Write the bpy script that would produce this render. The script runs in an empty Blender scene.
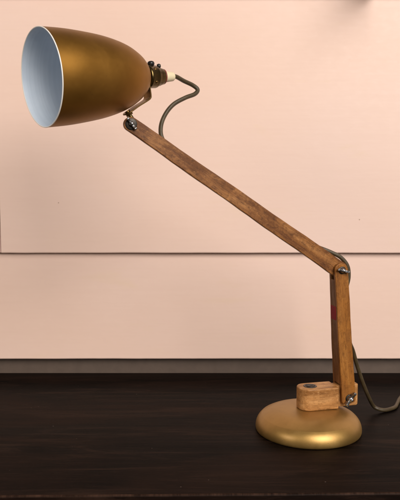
import bpy, bmesh, math, random
from mathutils import Vector, Matrix
from math import sin, cos, pi, radians, atan2, sqrt
random.seed(7)
S = bpy.context.scene
COL = S.collection

# ------------------------------------------------------------------ materials
class NT:
    def __init__(s, name):
        s.m = bpy.data.materials.new(name); s.m.use_nodes = True
        s.t = s.m.node_tree; s.n = s.t.nodes; s.l = s.t.links
        s.b = s.n['Principled BSDF']
    def node(s, typ, **kw):
        nd = s.n.new(typ)
        for k, v in kw.items():
            if k in nd.inputs.keys(): nd.inputs[k].default_value = v
            else: setattr(nd, k, v)
        return nd
    def link(s, a, b): s.l.new(a, b)
    def coord(s, scale=(1, 1, 1), out='Object', loc=(0, 0, 0)):
        tc = s.node('ShaderNodeTexCoord'); mp = s.node('ShaderNodeMapping')
        mp.inputs['Scale'].default_value = scale
        mp.inputs['Location'].default_value = loc
        s.link(tc.outputs[out], mp.inputs['Vector']); return mp.outputs['Vector']
    def noise(s, vec, scale=5, detail=4, rough=.55, dist=0.0):
        nd = s.node('ShaderNodeTexNoise')
        nd.inputs['Scale'].default_value = scale; nd.inputs['Detail'].default_value = detail
        nd.inputs['Roughness'].default_value = rough; nd.inputs['Distortion'].default_value = dist
        s.link(vec, nd.inputs['Vector']); return nd.outputs['Fac']
    def ramp(s, fac, stops, interp='LINEAR'):
        r = s.node('ShaderNodeValToRGB'); cr = r.color_ramp; cr.interpolation = interp
        while len(cr.elements) < len(stops): cr.elements.new(.5)
        for e, (p, c) in zip(cr.elements, stops):
            e.position = p
            e.color = (c, c, c, 1) if isinstance(c, (int, float)) else (*c, 1)
        s.link(fac, r.inputs['Fac']); return r.outputs['Color']
    def mix(s, fac, a, b, mode='MIX'):
        nd = s.node('ShaderNodeMix', data_type='RGBA', blend_type=mode)
        for i, v in ((0, fac), (6, a), (7, b)):
            if hasattr(v, 'links'): s.link(v, nd.inputs[i])
            else: nd.inputs[i].default_value = v if i == 0 else (*v, 1)
        return nd.outputs[2]
    def math(s, op, a, b=0.0, clamp=False):
        nd = s.node('ShaderNodeMath', operation=op, use_clamp=clamp)
        for i, v in ((0, a), (1, b)):
            if hasattr(v, 'links'): s.link(v, nd.inputs[i])
            else: nd.inputs[i].default_value = v
        return nd.outputs[0]
    def bump(s, h, strength=.2, dist=.001):
        nd = s.node('ShaderNodeBump'); nd.inputs['Strength'].default_value = strength
        nd.inputs['Distance'].default_value = dist
        s.link(h, nd.inputs['Height']); s.link(nd.outputs['Normal'], s.b.inputs['Normal'])
    def set(s, **kw):
        for k, v in kw.items():
            k = k.replace('_', ' ')
            if hasattr(v, 'links'): s.link(v, s.b.inputs[k])
            else: s.b.inputs[k].default_value = (*v, 1) if isinstance(v, tuple) and len(v) == 3 else v
        return s

def wood(name, dark, mid, light, patchy=.5, rough=(.38, .6), fleck=.5, seed=0.0, coat=0.0):
    t = NT(name)
    g = t.noise(t.coord((14, 130, 130), loc=(seed, seed, seed)), 1, 8, .65, .4)     # long grain
    f = t.noise(t.coord((60, 900, 900), loc=(seed, 0, seed)), 1, 4, .7)              # fine pores
    s = t.noise(t.coord((26, 42, 42), loc=(seed * 2, seed, 0)), 1, 6, .7, .3)        # stains
    s2 = t.noise(t.coord((300, 420, 420), loc=(seed * 2, seed, 0)), 1, 3, .6)        # speckle
    c = t.ramp(g, [(.30, dark), (.50, mid), (.72, light)])
    st = t.ramp(s, [(.42, 1.0), (.57, 0.0)])
    c = t.mix(t.math('MULTIPLY', st, patchy), c, dark)
    pr = t.ramp(f, [(.35, 1.0), (.47, 0.0)])
    c = t.mix(t.math('MULTIPLY', pr, fleck), c, tuple(x * .5 for x in dark))
    sp = t.ramp(s2, [(.58, 0.0), (.70, 1.0)])
    c = t.mix(t.math('MULTIPLY', sp, .40), c, light)
    q = t.noise(t.coord((190, 260, 260), loc=(seed, 3, seed)), 1, 5, .75)
    c = t.mix(t.math('MULTIPLY', t.ramp(q, [(.36, 1.0), (.48, 0.0)]), .55 * patchy + .15), c, tuple(x * .55 for x in dark))
    t.set(Base_Color=c, Roughness=t.ramp(s, [(.3, rough[1]), (.7, rough[0])]))
    t.b.inputs['Coat Weight'].default_value = coat * .4
    t.b.inputs['Specular IOR Level'].default_value = .22
    t.b.inputs['Coat Roughness'].default_value = .3
    h = t.math('ADD', t.math('MULTIPLY', f, .5), t.math('MULTIPLY', g, .6))
    t.bump(h, .35, .0006)
    return t.m

M = {}
M['wood_upper'] = wood('dark worn beech', (.105, .034, .009), (.26, .105, .028), (.42, .195, .065), .72, (.36, .62), .6, 1.3, .12)
M['wood_lower'] = wood('warm worn beech', (.15, .052, .010), (.29, .112, .022), (.38, .165, .038), .5, (.32, .55), .5, 4.1, .2)
M['wood_rear'] = wood('brown worn beech', (.10, .04, .013), (.18, .075, .024), (.26, .12, .04), .4, (.36, .6), .5, 6.7, .1)
M['wood_block'] = wood('pale beech block', (.24, .10, .028), (.50, .245, .085), (.66, .37, .155), .5, (.34, .55), .45, 9.2, .2)

def gold():
    t = NT('bronze gold lacquer')
    v = t.coord((1, 1, 1))
    n1 = t.noise(v, 28, 6, .6, .2)
    n2 = t.noise(v, 1500, 2, .5)
    c = t.ramp(n1, [(.3, (.262, .126, .021)), (.7, (.32, .160, .030))])
    ch = t.noise(v, 130, 5, .75)
    chm = t.ramp(ch, [(.675, 0.0), (.70, 1.0)])
    c = t.mix(t.math('MULTIPLY', chm, .6), c, (.10, .06, .03))
    t.set(Base_Color=c, Metallic=.90)
    sm = t.noise(t.coord((1, 1, 1), loc=(8, 2, 5)), 55, 6, .7, 1.5)
    r = t.math('ADD', t.ramp(n1, [(.25, .41), (.75, .47)]), t.math('MULTIPLY', t.ramp(sm, [(.45, 0.0), (.7, 1.0)]), .04))
    t.set(Roughness=r)
    t.bump(n2, .06, .0003)
    return t.m
M['gold'] = gold()
def goldbase():
    t = NT('worn gold lacquer')
    v = t.coord((1, 1, 1))
    n1 = t.noise(v, 30, 6, .65, .3)
    n2 = t.noise(v, 700, 3, .6)
    n3 = t.noise(t.coord((1, 1, 1), loc=(3, 1, 2)), 160, 5, .7)
    c = t.ramp(n1, [(.3, (.37, .222, .064)), (.7, (.48, .298, .095))])
    chip = t.ramp(n3, [(.662, 0.0), (.685, 1.0)])
    c = t.mix(t.math('MULTIPLY', chip, .75), c, (.12, .055, .025))
    t.set(Base_Color=c, Metallic=t.math('SUBTRACT', .88, t.math('MULTIPLY', chip, .7)),
          Roughness=t.ramp(n1, [(.25, .43), (.75, .51)]))
    t.b.inputs['Coat Weight'].default_value = .3
    t.b.inputs['Coat Roughness'].default_value = .30
    t.bump(t.math('ADD', t.math('MULTIPLY', n2, .5), t.math('MULTIPLY', n1, 1.2)), .12, .0006)
    return t.m
M['goldbase'] = goldbase()
def inner():
    t = NT('silvered paint')
    g = t.noise(t.coord((5, 5, 330)), 1, 4, .65)
    n = t.noise(t.coord(), 40, 4)
    c = t.ramp(n, [(.3, (.68, .79, .92)), (.7, (.75, .85, .97))])
    c = t.mix(t.math('MULTIPLY', t.ramp(g, [(.35, 1.0), (.65, 0.0)]), .22), c, (.50, .60, .72))
    t.set(Base_Color=c, Metallic=.05, Roughness=.34)
    t.bump(g, .25, .0004)
    return t.m
M['inner'] = inner()
def plain(name, col, metal=0., rough=.5, var=.15, bscale=600, b=.1):
    t = NT(name)
    n = t.noise(t.coord(), 60, 5, .6)
    c = t.ramp(n, [(.3, tuple(x * (1 - var) for x in col)), (.7, tuple(min(1, x * (1 + var)) for x in col))])
    t.set(Base_Color=c, Metallic=metal, Roughness=rough)
    t.bump(t.noise(t.coord(), bscale, 3), b, .0004)
    return t.m
M['rim'] = plain('pale enamel', (.80, .80, .78), 0, .35, .04)
M['brass'] = plain('aged brass', (.22, .132, .046), 1, .38, .35)
M['darkbrass'] = plain('tarnished brass', (.12, .088, .035), 1, .30, .4)
M['steel'] = plain('zinc plated steel', (.36, .365, .375), 1, .34, .45)
M['darksteel'] = plain('dark oily steel', (.050, .045, .040), 1, .45, .4)
M['black'] = plain('black bakelite', (.010, .010, .011), 0, .32, .2)
M['red'] = plain('red fibre ring', (.22, .035, .025), 0, .5, .2)
M['cream'] = plain('cream plastic', (.78, .68, .46), 0, .42, .06)
M['maroon'] = plain('maroon tape', (.24, .006, .014), 0, .75, .15)
def cordm():
    t = NT('braided olive flex')
    tc = t.node('ShaderNodeTexCoord'); sp = t.node('ShaderNodeSeparateXYZ'); t.link(tc.outputs['UV'], sp.inputs[0])
    a = t.math('MULTIPLY', sp.outputs[0], 2 * pi * 8); b = t.math('MULTIPLY', sp.outputs[1], 2 * pi * 420)
    s1 = t.math('SINE', t.math('ADD', a, b)); s2 = t.math('SINE', t.math('SUBTRACT', a, b))
    h = t.math('MULTIPLY', s1, s2)
    n = t.noise(t.coord(), 90, 4)
    c = t.ramp(n, [(.3, (.050, .035, .016)), (.7, (.085, .061, .029))])
    hh = t.math('MULTIPLY_ADD', h, .5); hh.node.inputs[2].default_value = .5
    c = t.mix(t.math('MULTIPLY', hh, .35), c, (.03, .02, .011))
    t.set(Base_Color=c, Roughness=.36)
    t.bump(hh, .35, .0004)
    return t.m
M['cord'] = cordm()
def wallm(name='peach gloss wall paint', a=(.80, .605, .530), b=(.775, .565, .470), patchy=True):
    t = NT(name)
    big = t.noise(t.coord((1.6, 1.6, 3.0), out='Object'), 1, 3, .5)
    c = t.ramp(big, [(.32, b), (.62, a)])
    # brushed streaks along the board
    br = t.noise(t.coord((9, 30, 240)), 1, 8, .72, .6)
    mot = t.noise(t.coord((70, 70, 110)), 1, 5, .6)
    c = t.mix(t.math('MULTIPLY', t.ramp(br, [(.36, 1.0), (.56, 0.0)]), .045), c, (.55, .36, .27))
    c = t.mix(t.math('MULTIPLY', t.ramp(mot, [(.5, 0.0), (.75, 1.0)]), .07), c, (.86, .70, .58))
    # little knocks and specks in the paint
    vo = t.node('ShaderNodeTexVoronoi', feature='F1', distance='EUCLIDEAN')
    vo.inputs['Scale'].default_value = 19; t.link(t.coord((1, .15, 1)), vo.inputs['Vector'])
    sel = t.node('ShaderNodeSeparateColor'); t.link(vo.outputs['Color'], sel.inputs[0])
    m1 = t.math('LESS_THAN', vo.outputs['Distance'], t.math('MULTIPLY', sel.outputs[1], .022))
    m2 = t.math('GREATER_THAN', sel.outputs[0], .55)
    m = t.math('MULTIPLY', m1, m2)
    c = t.mix(t.math('MULTIPLY', m, .6), c, (.30, .17, .11))
    if patchy:
        # yellow-tinted noise patches across the board
        ys = t.noise(t.coord((7, 7, 26), loc=(5.2, 0, 1.7)), 1, 5, .6, .4)
        c = t.mix(t.math('MULTIPLY', t.ramp(ys, [(.60, 0.0), (.72, 1.0)]), .13), c, (.72, .55, .27))
    t.set(Base_Color=c, Roughness=t.ramp(mot, [(.3, .44), (.7, .56)]))
    t.b.inputs['Specular IOR Level'].default_value = .35
    und = t.noise(t.coord((5, 5, 8)), 1, 2, .4)
    h = t.math('ADD', t.math('MULTIPLY', br, .22), t.math('ADD', t.math('MULTIPLY', mot, .5), t.math('MULTIPLY', und, 4.5)))
    h = t.math('SUBTRACT', h, t.math('MULTIPLY', m, .8))
    t.bump(h, .30, .0009)
    return t.m
M['wall'] = wallm()
M['rail'] = plain('grey brown paint', (.104, .074, .058), 0, .6, .10, 300, .15)
def tablem():
    t = NT('dark stained timber')
    g = t.noise(t.coord((4.0, 38, 38)), 1, 10, .74, 1.1)
    f = t.noise(t.coord((22, 420, 420)), 1, 6, .8)
    bl = t.noise(t.coord((2.2, 9, 9), loc=(2, 7, 1)), 1, 5, .6, .6)
    c = t.ramp(g, [(.40, (.0010, .0007, .0006)), (.52, (.0036, .0020, .0015)), (.66, (.0190, .0100, .0068))])
    c = t.mix(t.math('MULTIPLY', t.ramp(bl, [(.47, 0.0), (.66, 1.0)]), .65), c, (.017, .0080, .0052))
    c = t.mix(t.math('MULTIPLY', t.ramp(f, [(.55, 0.0), (.75, 1.0)]), .5), c, (.036, .019, .013))
    # dust and scuff specks
    for sc, r, thr, col, st in ((42, .045, .86, (.34, .27, .24), .75), (110, .10, .90, (.20, .15, .13), .5)):
        vo = t.node('ShaderNodeTexVoronoi', feature='F1'); vo.inputs['Scale'].default_value = sc
        t.link(t.coord((1, 1.6, .1), loc=(sc, 0, 0)), vo.inputs['Vector'])
        sel = t.node('ShaderNodeSeparateColor'); t.link(vo.outputs['Color'], sel.inputs[0])
        m = t.math('MULTIPLY', t.math('LESS_THAN', vo.outputs['Distance'], t.math('MULTIPLY', sel.outputs[1], r)),
                   t.math('GREATER_THAN', sel.outputs[0], thr))
        c = t.mix(t.math('MULTIPLY', m, st), c, col)
    # worn arris along the front edge
    tc = t.node('ShaderNodeTexCoord'); sp = t.node('ShaderNodeSeparateXYZ'); t.link(tc.outputs['UV'], sp.inputs[0])
    wn = t.noise(t.coord((22, 1, 1)), 1, 9, .85)
    wear = t.math('MULTIPLY', sp.outputs[0], t.ramp(wn, [(.42, .02), (.60, .85)]))
    c = t.mix(wear, c, (.065, .034, .023))
    t.set(Base_Color=c, Roughness=t.math('ADD', t.ramp(bl, [(.3, .36), (.7, .47)]), t.math('MULTIPLY', f, .06)))
    t.b.inputs['Specular IOR Level'].default_value = .045
    t.bump(t.math('ADD', t.math('MULTIPLY', f, .6), t.math('MULTIPLY', g, 1.6)), .35, .0006)
    return t.m
M['table'] = tablem()

# ------------------------------------------------------------------ mesh helpers
def link(name, bm, mat, parent=None, smooth=True, bevel=0, seg=2, angle=35, loc=None, rot=None, sharp=None):
    me = bpy.data.meshes.new(name)
    bmesh.ops.recalc_face_normals(bm, faces=bm.faces)
    bm.to_mesh(me); bm.free()
    me.materials.append(M[mat] if isinstance(mat, str) else mat)
    for p in me.polygons: p.use_smooth = smooth
    if sharp: me.set_sharp_from_angle(angle=radians(sharp))
    o = bpy.data.objects.new(name, me); COL.objects.link(o)
    if bevel:
        md = o.modifiers.new('bevel', 'BEVEL'); md.width = bevel; md.segments = seg
        md.limit_method = 'ANGLE'; md.angle_limit = radians(angle); md.harden_normals = True
    if parent: o.parent = parent
    if loc is not None: o.location = loc
    if rot is not None: o.rotation_euler = rot
    return o

def prism(outline, a0, a1, axis='y', shear=None):
    """outline of (p, q) extruded between a0 and a1; axis y: p=x q=z; axis z: p=x q=y"""
    bm = bmesh.new()
    def P(p, q, a): return (p, a, q) if axis == 'y' else (p, q, a)
    r0 = [bm.verts.new(P(p, q, a0)) for p, q in outline]
    r1 = [bm.verts.new(P(p, q, a1)) for p, q in outline]
    n = len(outline)
    for i in range(n):
        bm.faces.new((r0[i], r0[(i + 1) % n], r1[(i + 1) % n], r1[i]))
    bm.faces.new(r0); bm.faces.new(r1[::-1])
    return bm

def arc(cx, cy, r, a0, a1, n=12):
    return [(cx + r * cos(radians(a0 + (a1 - a0) * i / n)), cy + r * sin(radians(a0 + (a1 - a0) * i / n))) for i in range(n + 1)]

def lathe(profile, seg=96, axis=Vector((0, 0, 1)), origin=Vector((0, 0, 0)), close=False, bm=None, xform=None):
    """profile: list of (r, h) along local z; xform maps local to object space"""
    bm = bm or bmesh.new(); X = xform or Matrix.Identity(4)
    rings = []
    for r, h in profile:
        if r < 1e-6: rings.append([bm.verts.new(X @ Vector((0, 0, h)))])
        else: rings.append([bm.verts.new(X @ Vector((r * cos(2 * pi * k / seg), r * sin(2 * pi * k / seg), h))) for k in range(seg)])
    pr = list(zip(rings, rings[1:]))
    if close: pr.append((rings[-1], rings[0]))
    for A, B in pr:
        for k in range(seg):
            k2 = (k + 1) % seg
            if len(A) == 1 and len(B) == 1: continue
            if len(A) == 1: bm.faces.new((A[0], B[k], B[k2]))
            elif len(B) == 1: bm.faces.new((A[k], A[k2], B[0]))
            else: bm.faces.new((A[k], A[k2], B[k2], B[k]))
    return bm

def catmull(pts, n=10):
    P = [Vector(p) for p in pts]; P = [2 * P[0] - P[1]] + P + [2 * P[-1] - P[-2]]; out = []
    for i in range(1, len(P) - 2):
        for k in range(n):
            t = k / n; a, b, c, d = P[i - 1], P[i], P[i + 1], P[i + 2]
            out.append(.5 * ((2 * b) + (c - a) * t + (2 * a - 5 * b + 4 * c - d) * t * t + (3 * b - a - 3 * c + d) * t ** 3))
    out.append(P[-2]); return out

def tube(pts, r, seg=16):
    bm = bmesh.new(); uvl = bm.loops.layers.uv.new('UVMap')
    N = len(pts); tang = [(pts[min(i + 1, N - 1)] - pts[max(i - 1, 0)]).normalized() for i in range(N)]
    up = tang[0].orthogonal().normalized(); rings = []; L = [0]
    for i in range(1, N): L.append(L[-1] + (pts[i] - pts[i - 1]).length)
    for i in range(N):
        up = (up - up.dot(tang[i]) * tang[i]).normalized(); sd = tang[i].cross(up)
        rings.append([bm.verts.new(pts[i] + r * (cos(2 * pi * k / seg) * up + sin(2 * pi * k / seg) * sd)) for k in range(seg)])
    for i in range(N - 1):
        for k in range(seg):
            f = bm.faces.new((rings[i][k], rings[i][(k + 1) % seg], rings[i + 1][(k + 1) % seg], rings[i + 1][k]))
            for lp, (uu, vv) in zip(f.loops, ((k, i), (k + 1, i), (k + 1, i + 1), (k, i + 1))):
                lp[uvl].uv = (uu / seg, L[vv])
    bm.faces.new(rings[0]); bm.faces.new(rings[-1])
    return bm

def empty(name, loc, rz, label, cat):
    o = bpy.data.objects.new(name, None); COL.objects.link(o)
    o.empty_display_size = .05
    o.location = loc; o.rotation_euler = (0, 0, rz); o['label'] = label; o['category'] = cat
    return o

# ------------------------------------------------------------------ wall of lapped boards
WX0, WX1 = -1.6, 1.6
wall = empty('board_wall', (0, 1.0, 0), 0, 'peach painted wall of wide lapped boards behind the lamp and dark table', 'wall')
def board(x0, x1, zb, zt, yb, yt, th=.0075, seed=0):
    """one lapped board; face plane runs from (yb, zb) to (yt, zt); slightly uneven lower arris"""
    rnd = random.Random(seed); bm = bmesh.new(); n = int((x1 - x0) / .012); rows = []
    w = 0
    for i in range(n + 1):
        x = x0 + (x1 - x0) * i / n
        w = w * .7 + rnd.uniform(-.00011, .00011)
        e = w + .0002 * sin(x * 7 + seed)
        prof = [(yb + .0010, zb + e), (yb, zb + .0013 + e)]
        for k in range(1, 7):
            q = k / 6; prof.append((yb + (yt - yb) * q, zb + (zt - zb) * q))
        prof += [(yt + th, zt), (yb + th, zb + e)]
        rows.append([bm.verts.new((x, y - 1.0, z)) for y, z in prof])
    m = len(rows[0])
    for a, b in zip(rows, rows[1:]):
        for k in range(m): bm.faces.new((a[k], a[(k + 1) % m], b[(k + 1) % m], b[k]))
    bm.faces.new(rows[0]); bm.faces.new(rows[-1])
    link('board', bm, 'wall', wall, True, sharp=30)
JX = -.3065
board(WX0, WX1, .0272, .205, .9990, 1.0062, seed=1)
board(JX + .0006, WX1, .1946, .585, .9952, 1.0010, seed=2)
board(WX0, JX - .0006, .1949, .585, .9955, 1.0018, seed=3)
board(WX0, WX1, .5795, .90, .9900, .9960, seed=4)
# rail behind the table, under the lowest board
bm = bmesh.new(); bmesh.ops.create_cube(bm, size=1, matrix=Matrix.Translation((0, .0305, -.07)) @ Matrix.Diagonal((3.2, .03, .30, 1)))
link('rail', bm, 'rail', wall, False, bevel=.001)
bm = bmesh.new(); bmesh.ops.create_cube(bm, size=1, matrix=Matrix.Translation((0, .075, .35)) @ Matrix.Diagonal((3.2, .02, 1.2, 1)))
link('backing', bm, 'rail', wall, False)

# added unseen bracket shape, there to cast the soft shadow at upper right
ol = [(0, .5780), (-.020, .5860), (-.120, .5900), (-.125, .606), (-.04, .612), (-.012, .66), (0, .70)]
bm = bmesh.new()
a = [bm.verts.new((-.008, y, z)) for y, z in ol]; b = [bm.verts.new((.008, y, z)) for y, z in ol]
for k in range(len(ol)): bm.faces.new((a[k], a[(k + 1) % len(ol)], b[(k + 1) % len(ol)], b[k]))
bm.faces.new(a); bm.faces.new(b[::-1])
wb = link('shadow_blocker', bm, 'wood_rear', None, True, bevel=.0015, loc=(.252, .9845, 0))
wb['label'] = 'unseen bracket-like blocker added above the view to shade the peach wall, right of centre'; wb['category'] = 'bracket'

# ------------------------------------------------------------------ table
def table():
    bm = bmesh.new(); uvl = bm.loops.layers.uv.new('UVMap')
    TX = .95; n = 160; rows = []
    rnd = random.Random(3)
    for i in range(n + 1):
        x = -TX + 2 * TX * i / n
        yf = .6030 + .0100 * (x / .6) + rnd.uniform(-.00025, .00025)
        prof = [(1.0146, 0, 0), (yf + .0024, 0, 0), (yf + .0014, -.0002, 1), (yf + .0004, -.0010, .7), (yf, -.0022, 0), (yf, -.026, 0), (1.0146, -.026, 0)]
        rows.append([(bm.verts.new((x, y, z)), w) for y, z, w in prof])
    m = len(rows[0])
    for a, b in zip(rows, rows[1:]):
        for k in range(m):
            q = (a[k], a[(k + 1) % m], b[(k + 1) % m], b[k])
            f = bm.faces.new([v for v, _ in q])
            for lp, (_, w) in zip(f.loops, q): lp[uvl].uv = (w, 0)
    bm.faces.new([v for v, _ in rows[0]]); bm.faces.new([v for v, _ in rows[-1]])
    t = empty('table', (0, 0, 0), 0, 'dark brown stained timber table carrying the lamp, pale wear along its front edge', 'table')
    link('tabletop', bm, 'table', t, True, sharp=40)
    for sx in (-1, 1):
        for yy in (.66, .97):
            b = bmesh.new(); bmesh.ops.create_cube(b, size=1, matrix=Matrix.Translation((sx * .88, yy, -.386)) @ Matrix.Diagonal((.05, .05, .72, 1)))
            link('leg', b, 'table', t, False, bevel=.003)
table()

# ------------------------------------------------------------------ lamp
TH = radians(14)
lamp = empty('desk_lamp', (.13278, .77384, 0), TH, 'vintage gold desk lamp with jointed wooden arms standing on the dark table', 'desk lamp')

# base: pressed metal dome
prof = [(0, .0006), (.0570, .0006), (.0615, 0), (.0634, .0004), (.0641, .0016)]
prof += arc(.0460, .0035, .0183, 0, 56, 8) + [(.0510, .0214), (.0450, .0238), (.0380, .0256), (.0290, .0267), (.0190, .0271), (.0100, .0272), (0, .0272)]
fine = [(p.x, p.y) for p in catmull([(a, b, 0) for a, b in prof], 5)]
fine = [(max(a, 0), b) for a, b in fine]; fine[0] = (0, fine[0][1]); fine[-1] = (0, fine[-1][1])
link('base', lathe(fine, 128), 'goldbase', lamp)

# wooden block, tongue at its right end between the two arm strips
ZB, ZT = .0272, .0540
D = .0140
x0, x1, xn = -.0140, .0640, .0338
out = [(xn, -D), (xn, -.0068), (x1 - .003, -.0068), (x1, -.004), (x1, .004), (x1 - .003, .0068), (xn, .0068), (xn, D)]
out += arc(x0 + .012, D - .012, .012, 90, 180, 10) + arc(x0 + .012, -D + .012, .012, 180, 270, 10)
block = link('block', prism(out, ZB, ZT, 'z'), 'wood_block', lamp, bevel=.0016, seg=4, angle=40)
# screw let into the top of the block
sx, sy = .0018, .000
scr = link('screw', lathe([(0, .0006), (.0035, .0007), (.0052, .0004), (.0056, 0), (0, 0)], 32), 'darksteel', block, loc=(sx, sy, ZT + .0002))
bm = lathe([(.0058, .00025), (.0078, .00035), (.0082, .0000), (.0058, .0000)], 40, close=True)
link('washer', bm, 'black', scr)  # black ring stands in for the dark of the sunk screw hole
bm = bmesh.new(); bmesh.ops.create_cube(bm, size=1, matrix=Matrix.Rotation(.5, 4, 'Z') @ Matrix.Translation((0, 0, .00072)) @ Matrix.Diagonal((.0095, .0013, .0004, 1)))
link('slot', bm, 'black', scr, False)

def strip(name, P, Q, w0, w1, y0P, y0Q, thick, mat, tailP=0, tailQ=0, squareQ=False):
    """flat wooden strip from pivot P to pivot Q (x, z); its own x axis runs along the grain.
    y0P / y0Q: front face depth at P and at Q"""
    P = Vector((P[0], 0, P[1])); Q = Vector((Q[0], 0, Q[1])); L = (Q - P).length
    a = atan2((Q - P).z, (Q - P).x)
    r0, r1 = w0 / 2, w1 / 2
    o = arc(0, 0, r0, 90, 270, 20)
    if squareQ:
        c = .0035
        o += arc(L + tailQ - c, -r1 + c, c, 270, 360, 5) + arc(L + tailQ - c, r1 - c, c, 0, 90, 5)
    else: o += arc(L, 0, r1, -90, 90, 20)
    # subdivide long sides for slight hand-worn waviness
    def dense(o):
        res = []
        for i, p in enumerate(o):
            q = o[(i + 1) % len(o)]; d = sqrt((q[0] - p[0]) ** 2 + (q[1] - p[1]) ** 2); n = max(1, int(d / .012))
            for k in range(n): res.append((p[0] + (q[0] - p[0]) * k / n, p[1] + (q[1] - p[1]) * k / n))
        return res
    o = dense(o); rnd = random.Random(len(name) + mat.__len__())
    o = [(x, z + .00025 * sin(x * 55 + rnd.random() * .5) + .00012 * sin(x * 190)) for x, z in o]
    bm = prism(o, y0P, y0P + thick, 'y')
    for v in bm.verts: v.co.y += (y0Q - y0P) * min(1, max(0, v.co.x / L))
    ob = link(name, bm, mat, lamp, bevel=.0011, seg=3, angle=50)
    ob.location = P; ob.rotation_euler = (0, -a, 0)
    return ob, a, L
P1 = (-.2153, .3645); P2 = (.0372, .1962); P2f = (.0362, .1965); P3 = (.0474, .0394)
upper, aU, LU = strip('upper_arm', P1, P2, .0158, .0205, -.0034, -.0030, .0062, 'wood_upper')
front, aF, LF = strip('lower_arm', P2f, P3, .0172, .0182, -.0084, -.0128, .0048, 'wood_lower', squareQ=True, tailQ=.0066)
rear, aR, LR = strip('lower_arm', P2f, P3, .0172, .0182, .0038, .0075, .0048, 'wood_rear', squareQ=True, tailQ=.0066)
front['label'] = 'front strip of the lower arm, warm orange brown'
rear['label'] = 'rear strip of the lower arm, darker brown'
# wooden spacer between the two strips, on the inner side; the flex runs beside it
bm = bmesh.new(); vs = []
for xx in (.0112, .1405):
    f = xx / LF
    ya = -.0084 + .0048 - .0044 * f; yb = .0038 + .0037 * f; hw = .0084 + .0004 * f
    vs.append([bm.verts.new((xx, y, z)) for y, z in ((ya, -hw), (yb, -hw), (yb, -.0010), (ya, -.0010))])
for k in range(4): bm.faces.new((vs[0][k], vs[0][(k + 1) % 4], vs[1][(k + 1) % 4], vs[1][k]))
bm.faces.new(vs[0]); bm.faces.new(vs[1][::-1])
spacer = link('spacer', bm, 'wood_rear', lamp, False, bevel=.0003)
spacer.location = front.location; spacer.rotation_euler = front.rotation_euler
bm = bmesh.new()
bmesh.ops.create_cube(bm, size=1, matrix=Matrix.Translation((.0525, .0004, -.0088)) @ Matrix.Diagonal((.0170, .0130, .0011, 1)))
link('tape', bm, 'maroon', spacer, True, bevel=.0004, seg=2)
# spacer blocks of the sandwich: pivot bolts right through
def cyl_y(x, z, r, y0, y1, seg=28):
    X = Matrix.Translation((x, 0, z)) @ Matrix.Rotation(pi / 2, 4, 'X')
    return lathe([(0, -y0), (r * .8, -y0), (r, -y0 - .0004), (r, -y1 + .0004), (r * .8, -y1), (0, -y1)], seg, xform=X)

def wing_nut(x, z, y, ang, s=1.0, mat='steel', washer=.0062, bend=0.0):
    """nut with two ears on the front of a joint at (x, z); y is the wood face"""
    root = link('wing_nut', lathe([(0, .0052 * s), (.0022 * s, .0052 * s), (.0030 * s, .0040 * s), (.0040 * s, .0006), (.0040 * s, 0), (0, 0)], 28), mat, lamp,
                loc=(x, y - .0012, z), rot=(pi / 2, 0, 0))
    for sgn in (0, pi):
        pr = []
        pts = [(.0020, .0004), (.0050, .0008), (.0078, .0018), (.0096, .0038), (.0096, .0062), (.0078, .0068), (.0058, .0056), (.0036, .0046), (.0012, .0040)]
        pts = [(p.x * s, p.y * s) for p in catmull([(a, b, 0) for a, b in pts], 4)]
        bm = prism(pts, -.0017 * s, .0017 * s, 'y')
        link('ear', bm, mat, root, bevel=.0005, seg=2, rot=(0, 0, ang + sgn + bend * (1 if sgn else 0)))
    link('washer', lathe([(0, 0), (washer * .96, 0), (washer, .0003), (washer, .0009), (washer * .94, .0011), (0, .0011)], 36), 'darksteel', root, loc=(0, 0, -.0012))
    link('bolt', lathe([(0, .0072 * s), (.0015 * s, .0072 * s), (.0018 * s, .0068 * s), (.0018 * s, .004 * s), (0, .004 * s)], 20), 'steel', root)
    return root
def bolt_back(x, z, y):
    link('bolt_head', lathe([(0, .0024), (.0030, .0021), (.0042, .0009), (.0044, 0), (0, 0)], 24), 'darksteel', lamp, loc=(x, y, z), rot=(-pi / 2, 0, 0))
wing_nut(P1[0] + .0004, P1[1], -.0034, radians(-52), .80, 'steel', .0064)
wing_nut(P2f[0] + .0006, P2f[1], -.0084, radians(-14), .82, 'steel', .0046)
wing_nut(P3[0] + .0008, P3[1] - .0006, -.0126, radians(62), 1.0, 'steel', .0052, bend=-.35)
link('pivot', cyl_y(P1[0], P1[1], .0022, -.0045, .0045), 'darksteel', lamp)
link('pivot', cyl_y(P2f[0], P2f[1], .0022, -.0085, .0095), 'darksteel', lamp)
link('pivot', cyl_y(P3[0], P3[1], .0022, -.0128, .013), 'darksteel', lamp)
bolt_back(P1[0], P1[1], .0028); bolt_back(P2f[0], P2f[1], .0088); bolt_back(P3[0], P3[1], .0122)

# ---- shade assembly in its own frame: Z = axis towards the mouth, X = up-ish (w), Y = side
phi = radians(36.8) ; tilt = radians(6)
az = pi + phi - TH
A = Vector((cos(az) * cos(tilt), sin(az) * cos(tilt), -sin(tilt)))
W = Vector((0, 0, 1)); W = (W - W.dot(A) * A).normalized(); Sd = A.cross(W)
T0 = Vector((-.1975, .0084, .4174))
F = Matrix(((W.x, Sd.x, A.x, T0.x), (W.y, Sd.y, A.y, T0.y), (W.z, Sd.z, A.z, T0.z), (0, 0, 0, 1)))
def place(o): o.matrix_local = F; return o
sp = [(.0098, 0), (.0140, .0012), (.0185, .0042), (.0232, .0090), (.0278, .0155), (.0335, .0260), (.0385, .0400), (.0428, .0580), (.0460, .0800), (.0480, .1000), (.0489, .1220)]
spf = [(p.x, p.y) for p in catmull([(a, b, 0) for a, b in sp], 6)]
inn = [(max(r - .0009, .004), h + .0006) for r, h in spf]
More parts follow.
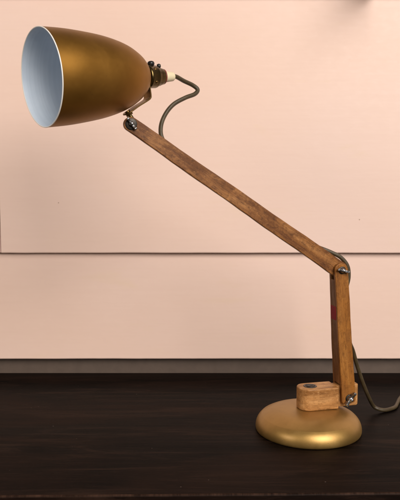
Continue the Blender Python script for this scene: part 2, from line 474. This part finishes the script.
shade = place(link('shade', lathe([(.004, 0)] + spf + [(spf[-1][0] - .0005, .1222)] + [(r + .00035, h) for r, h in inn[::-1]], 160), 'gold', lamp, sharp=35))
link('lining', lathe([(r - .0002, h) for r, h in inn[:-1]] + [(spf[-1][0] - .0010, .1221)], 160), 'inner', shade)
rr = []
for k in range(12):
    a = 2 * pi * k / 12; rr.append((spf[-1][0] - .0004 + .0006 * cos(a), .1222 + .0006 * sin(a)))
link('rim', lathe(rr, 160, close=True), 'rim', shade)
# lampholder behind the bracket plate
holder = place(link('bulb_holder', lathe([(0, -.0016), (.0125, -.0016), (.0130, -.0022), (.0130, -.0040), (.0124, -.0052), (.0124, -.0125), (.0119, -.0140),
                (.0104, -.0165), (.0102, -.0185), (.0094, -.0205), (.0088, -.0230), (0, -.0230)], 64), 'darkbrass', lamp, sharp=50))
link('switch_knob', lathe([(0, 0), (.0030, 0), (.0030, .0020), (.0038, .0028), (.0041, .0044), (.0034, .0062), (.0018, .0070), (0, .0071)], 28), 'black', holder,
     loc=(.0100, -.001, -.0088), rot=(0, pi / 2, 0))
link('switch_knob', lathe([(0, 0), (.0020, 0), (.0024, .0014), (.0022, .0034), (.0010, .0042), (0, .0042)], 24), 'black', holder,
     loc=(.0098, -.001, -.0190), rot=(0, pi / 2, 0))
for k, ang in enumerate((-.9, -2.2)):
    link('screw', lathe([(0, 0), (.0018, 0), (.0018, .0006), (.0010, .0010), (0, .0010)], 16), 'brass', holder,
         loc=(.0118 * cos(ang), .0118 * sin(ang), -.0085), rot=(0, pi / 2, ang))
place(link('ring', lathe([(0, -.0228), (.0082, -.0228), (.0086, -.0234), (.0084, -.0246), (0, -.0246)], 40), 'red', lamp))
place(link('cord_grip', lathe([(0, -.0242), (.0056, -.0242), (.0061, -.0250), (.0061, -.0285), (.0056, -.0320), (.0051, -.0370), (.0044, -.0382), (.0030, -.0386), (0, -.0386)], 36), 'cream', lamp))

# brass bracket: plate behind the shade, then a strap bent forward to the swivel
def strap(pts, width, th):
    """pts of (w, a) in the shade frame; flat strap, width along side axis"""
    P = catmull([(a, b, 0) for a, b in pts], 8)
    bm = bmesh.new(); rows = []; N = len(P)
    Ls = [0]
    for i in range(1, N): Ls.append(Ls[-1] + (P[i] - P[i - 1]).length)
    for i, p in enumerate(P):
        t = (P[min(i + 1, N - 1)] - P[max(0, i - 1)]).normalized(); n = Vector((-t.y, t.x, 0))
        s = Ls[i]; e0 = s; e1 = Ls[-1] - s; hw = width / 2
        for e in (e0, e1):
            if e < width / 2: hw = min(hw, max(.0012, sqrt(max(0, (width / 2) ** 2 - (width / 2 - e) ** 2))))
        r = []
        for sgn, off in ((-1, -1), (1, -1), (1, 1), (-1, 1)):
            q = p + n * off * th / 2; r.append(bm.verts.new((q.x, sgn * hw, q.y)))
        rows.append(r)
    for a, b in zip(rows, rows[1:]):
        for k in range(4): bm.faces.new((a[k], a[(k + 1) % 4], b[(k + 1) % 4], b[k]))
    bm.faces.new(rows[0]); bm.faces.new(rows[-1])
    return bm
br = place(link('bracket', strap([(.0140, -.0009), (.0070, -.0009), (0, -.0009), (-.0120, -.0009), (-.0205, -.0012), (-.0236, -.0004), (-.0262, .0034), (-.0318, .0155), (-.0372, .0255), (-.0402, .0315)], .0150, .0013),
                 'brass', lamp, bevel=.0003, seg=2, angle=50))
# swivel: nut under the strap tip and stem into the arm end
tip = F @ Vector((-.0376, 0, .0262))
def bar_between(p, q, r, seg=20, prof=None):
    d = (q - p); X = Matrix.Translation(p) @ d.to_track_quat('Z', 'Y').to_matrix().to_4x4(); L = d.length
    return lathe(prof or [(0, 0), (r, 0), (r, L), (0, L)], seg, xform=X)
arm_end = Vector((P1[0] + .0028, -.0002, P1[1] + .0052))
link('swivel', bar_between(tip, arm_end, .0022), 'darkbrass', lamp, sharp=40)
dn = (arm_end - tip).normalized()
link('swivel_nut', bar_between(tip + dn * .0007, tip + dn * .0040, .0042, 6), 'brass', lamp, False)
nrm = F.to_3x3() @ Vector((.89, 0, .45)).normalized()
link('rivet', bar_between(tip - dn * .0002, tip - dn * .0018, .003, 20), 'brass', lamp, sharp=40)

# ---- cord
c0 = F @ Vector((0, 0, -.0350)); c0b = F @ Vector((0, 0, -.0420))
tail = [(-.1480, .0330, .4187), (-.1360, .0385, .4150), (-.1300, .0390, .4102), (-.1344, .0355, .4045), (-.1473, .0300, .3990), (-.1620, .0250, .3905), (-.1725, .0200, .3785),
        (-.1788, .0140, .3645), (-.1786, .0090, .3510), (-.1700, .0066, .3400)]
def along(t, off): # behind the upper arm
    return (P1[0] + (P2[0] - P1[0]) * t, .0058, P1[1] + (P2[1] - P1[1]) * t + off)
mid = [along(.28, 0), along(.45, 0), along(.62, .002), along(.78, .0055), (.0000, .0058, .2282), (.0108, .0052, .2240), (.0270, .0030, .2176), (.0398, .0012, .2108),
       (.0480, .0000, .2005), (.0500, .0000, .1868), (.0470, .0004, .1700), (.0460, .0008, .1450), (.0485, .0010, .1200), (.0560, .0040, .1030), (.0634, .0100, .0915), (.0715, .0140, .0715), (.0812, .0180, .0495), (.0925, .0220, .0275),
       (.1060, .0330, .0100), (.1125, .0318, .0052), (.1225, .0315, .0027), (.1335, .0345, .0026), (.1430, .0400, .0026), (.1540, .0530, .0026), (.1680, .0700, .0026), (.1900, .0900, .0026), (.2300, .1020, .0026), (.3000, .0950, .0026), (.4000, .0800, .0026),
       (.5500, .0700, .0026), (.7300, .0300, .0026), (.8200, .0050, .0010), (.8320, .0000, -.0300), (.8340, .0000, -.2000), (.8200, .0000, -.6000)]
pts = catmull([c0, c0b] + tail + mid, 10)
link('cord', tube(pts, .0025, 18), 'cord', lamp)

# ------------------------------------------------------------------ camera
cam_d = bpy.data.cameras.new('camera'); cam = bpy.data.objects.new('camera', cam_d); COL.objects.link(cam)
cam.location = (0, 0, .297); cam.rotation_euler = (radians(90 - 5.6), 0, 0)
cam_d.sensor_fit = 'VERTICAL'; cam_d.sensor_height = 24; cam_d.lens = 24 * 650 / 500
cam_d.clip_start = .01; cam_d.clip_end = 50
S.camera = cam

# ------------------------------------------------------------------ light
def area(name, loc, target, size, power, col, sy=None):
    d = bpy.data.lights.new(name, 'AREA'); d.energy = power; d.color = col; d.size = size
    if sy: d.shape = 'RECTANGLE'; d.size_y = sy
    o = bpy.data.objects.new(name, d); COL.objects.link(o); o.location = loc
    o.rotation_euler = (Vector(target) - Vector(loc)).to_track_quat('-Z', 'Y').to_euler(); return o
area('key_light', (.98, -1.10, 1.38), (.0, .95, .25), 1.55, 76, (1.0, .93, .86))
area('window_light', (-1.15, -.22, .68), (-.08, .75, .30), .5, 5.8, (1.0, .89, .78))
w = bpy.data.worlds.new('World'); S.world = w; w.use_nodes = True
w.node_tree.nodes['Background'].inputs[0].default_value = (1.0, .80, .62, 1)
w.node_tree.nodes['Background'].inputs[1].default_value = .10
S.view_settings.view_transform = 'Standard'; S.view_settings.look = 'None'
S.view_settings.exposure = 0; S.view_settings.gamma = 1
S.cycles.use_denoising = True
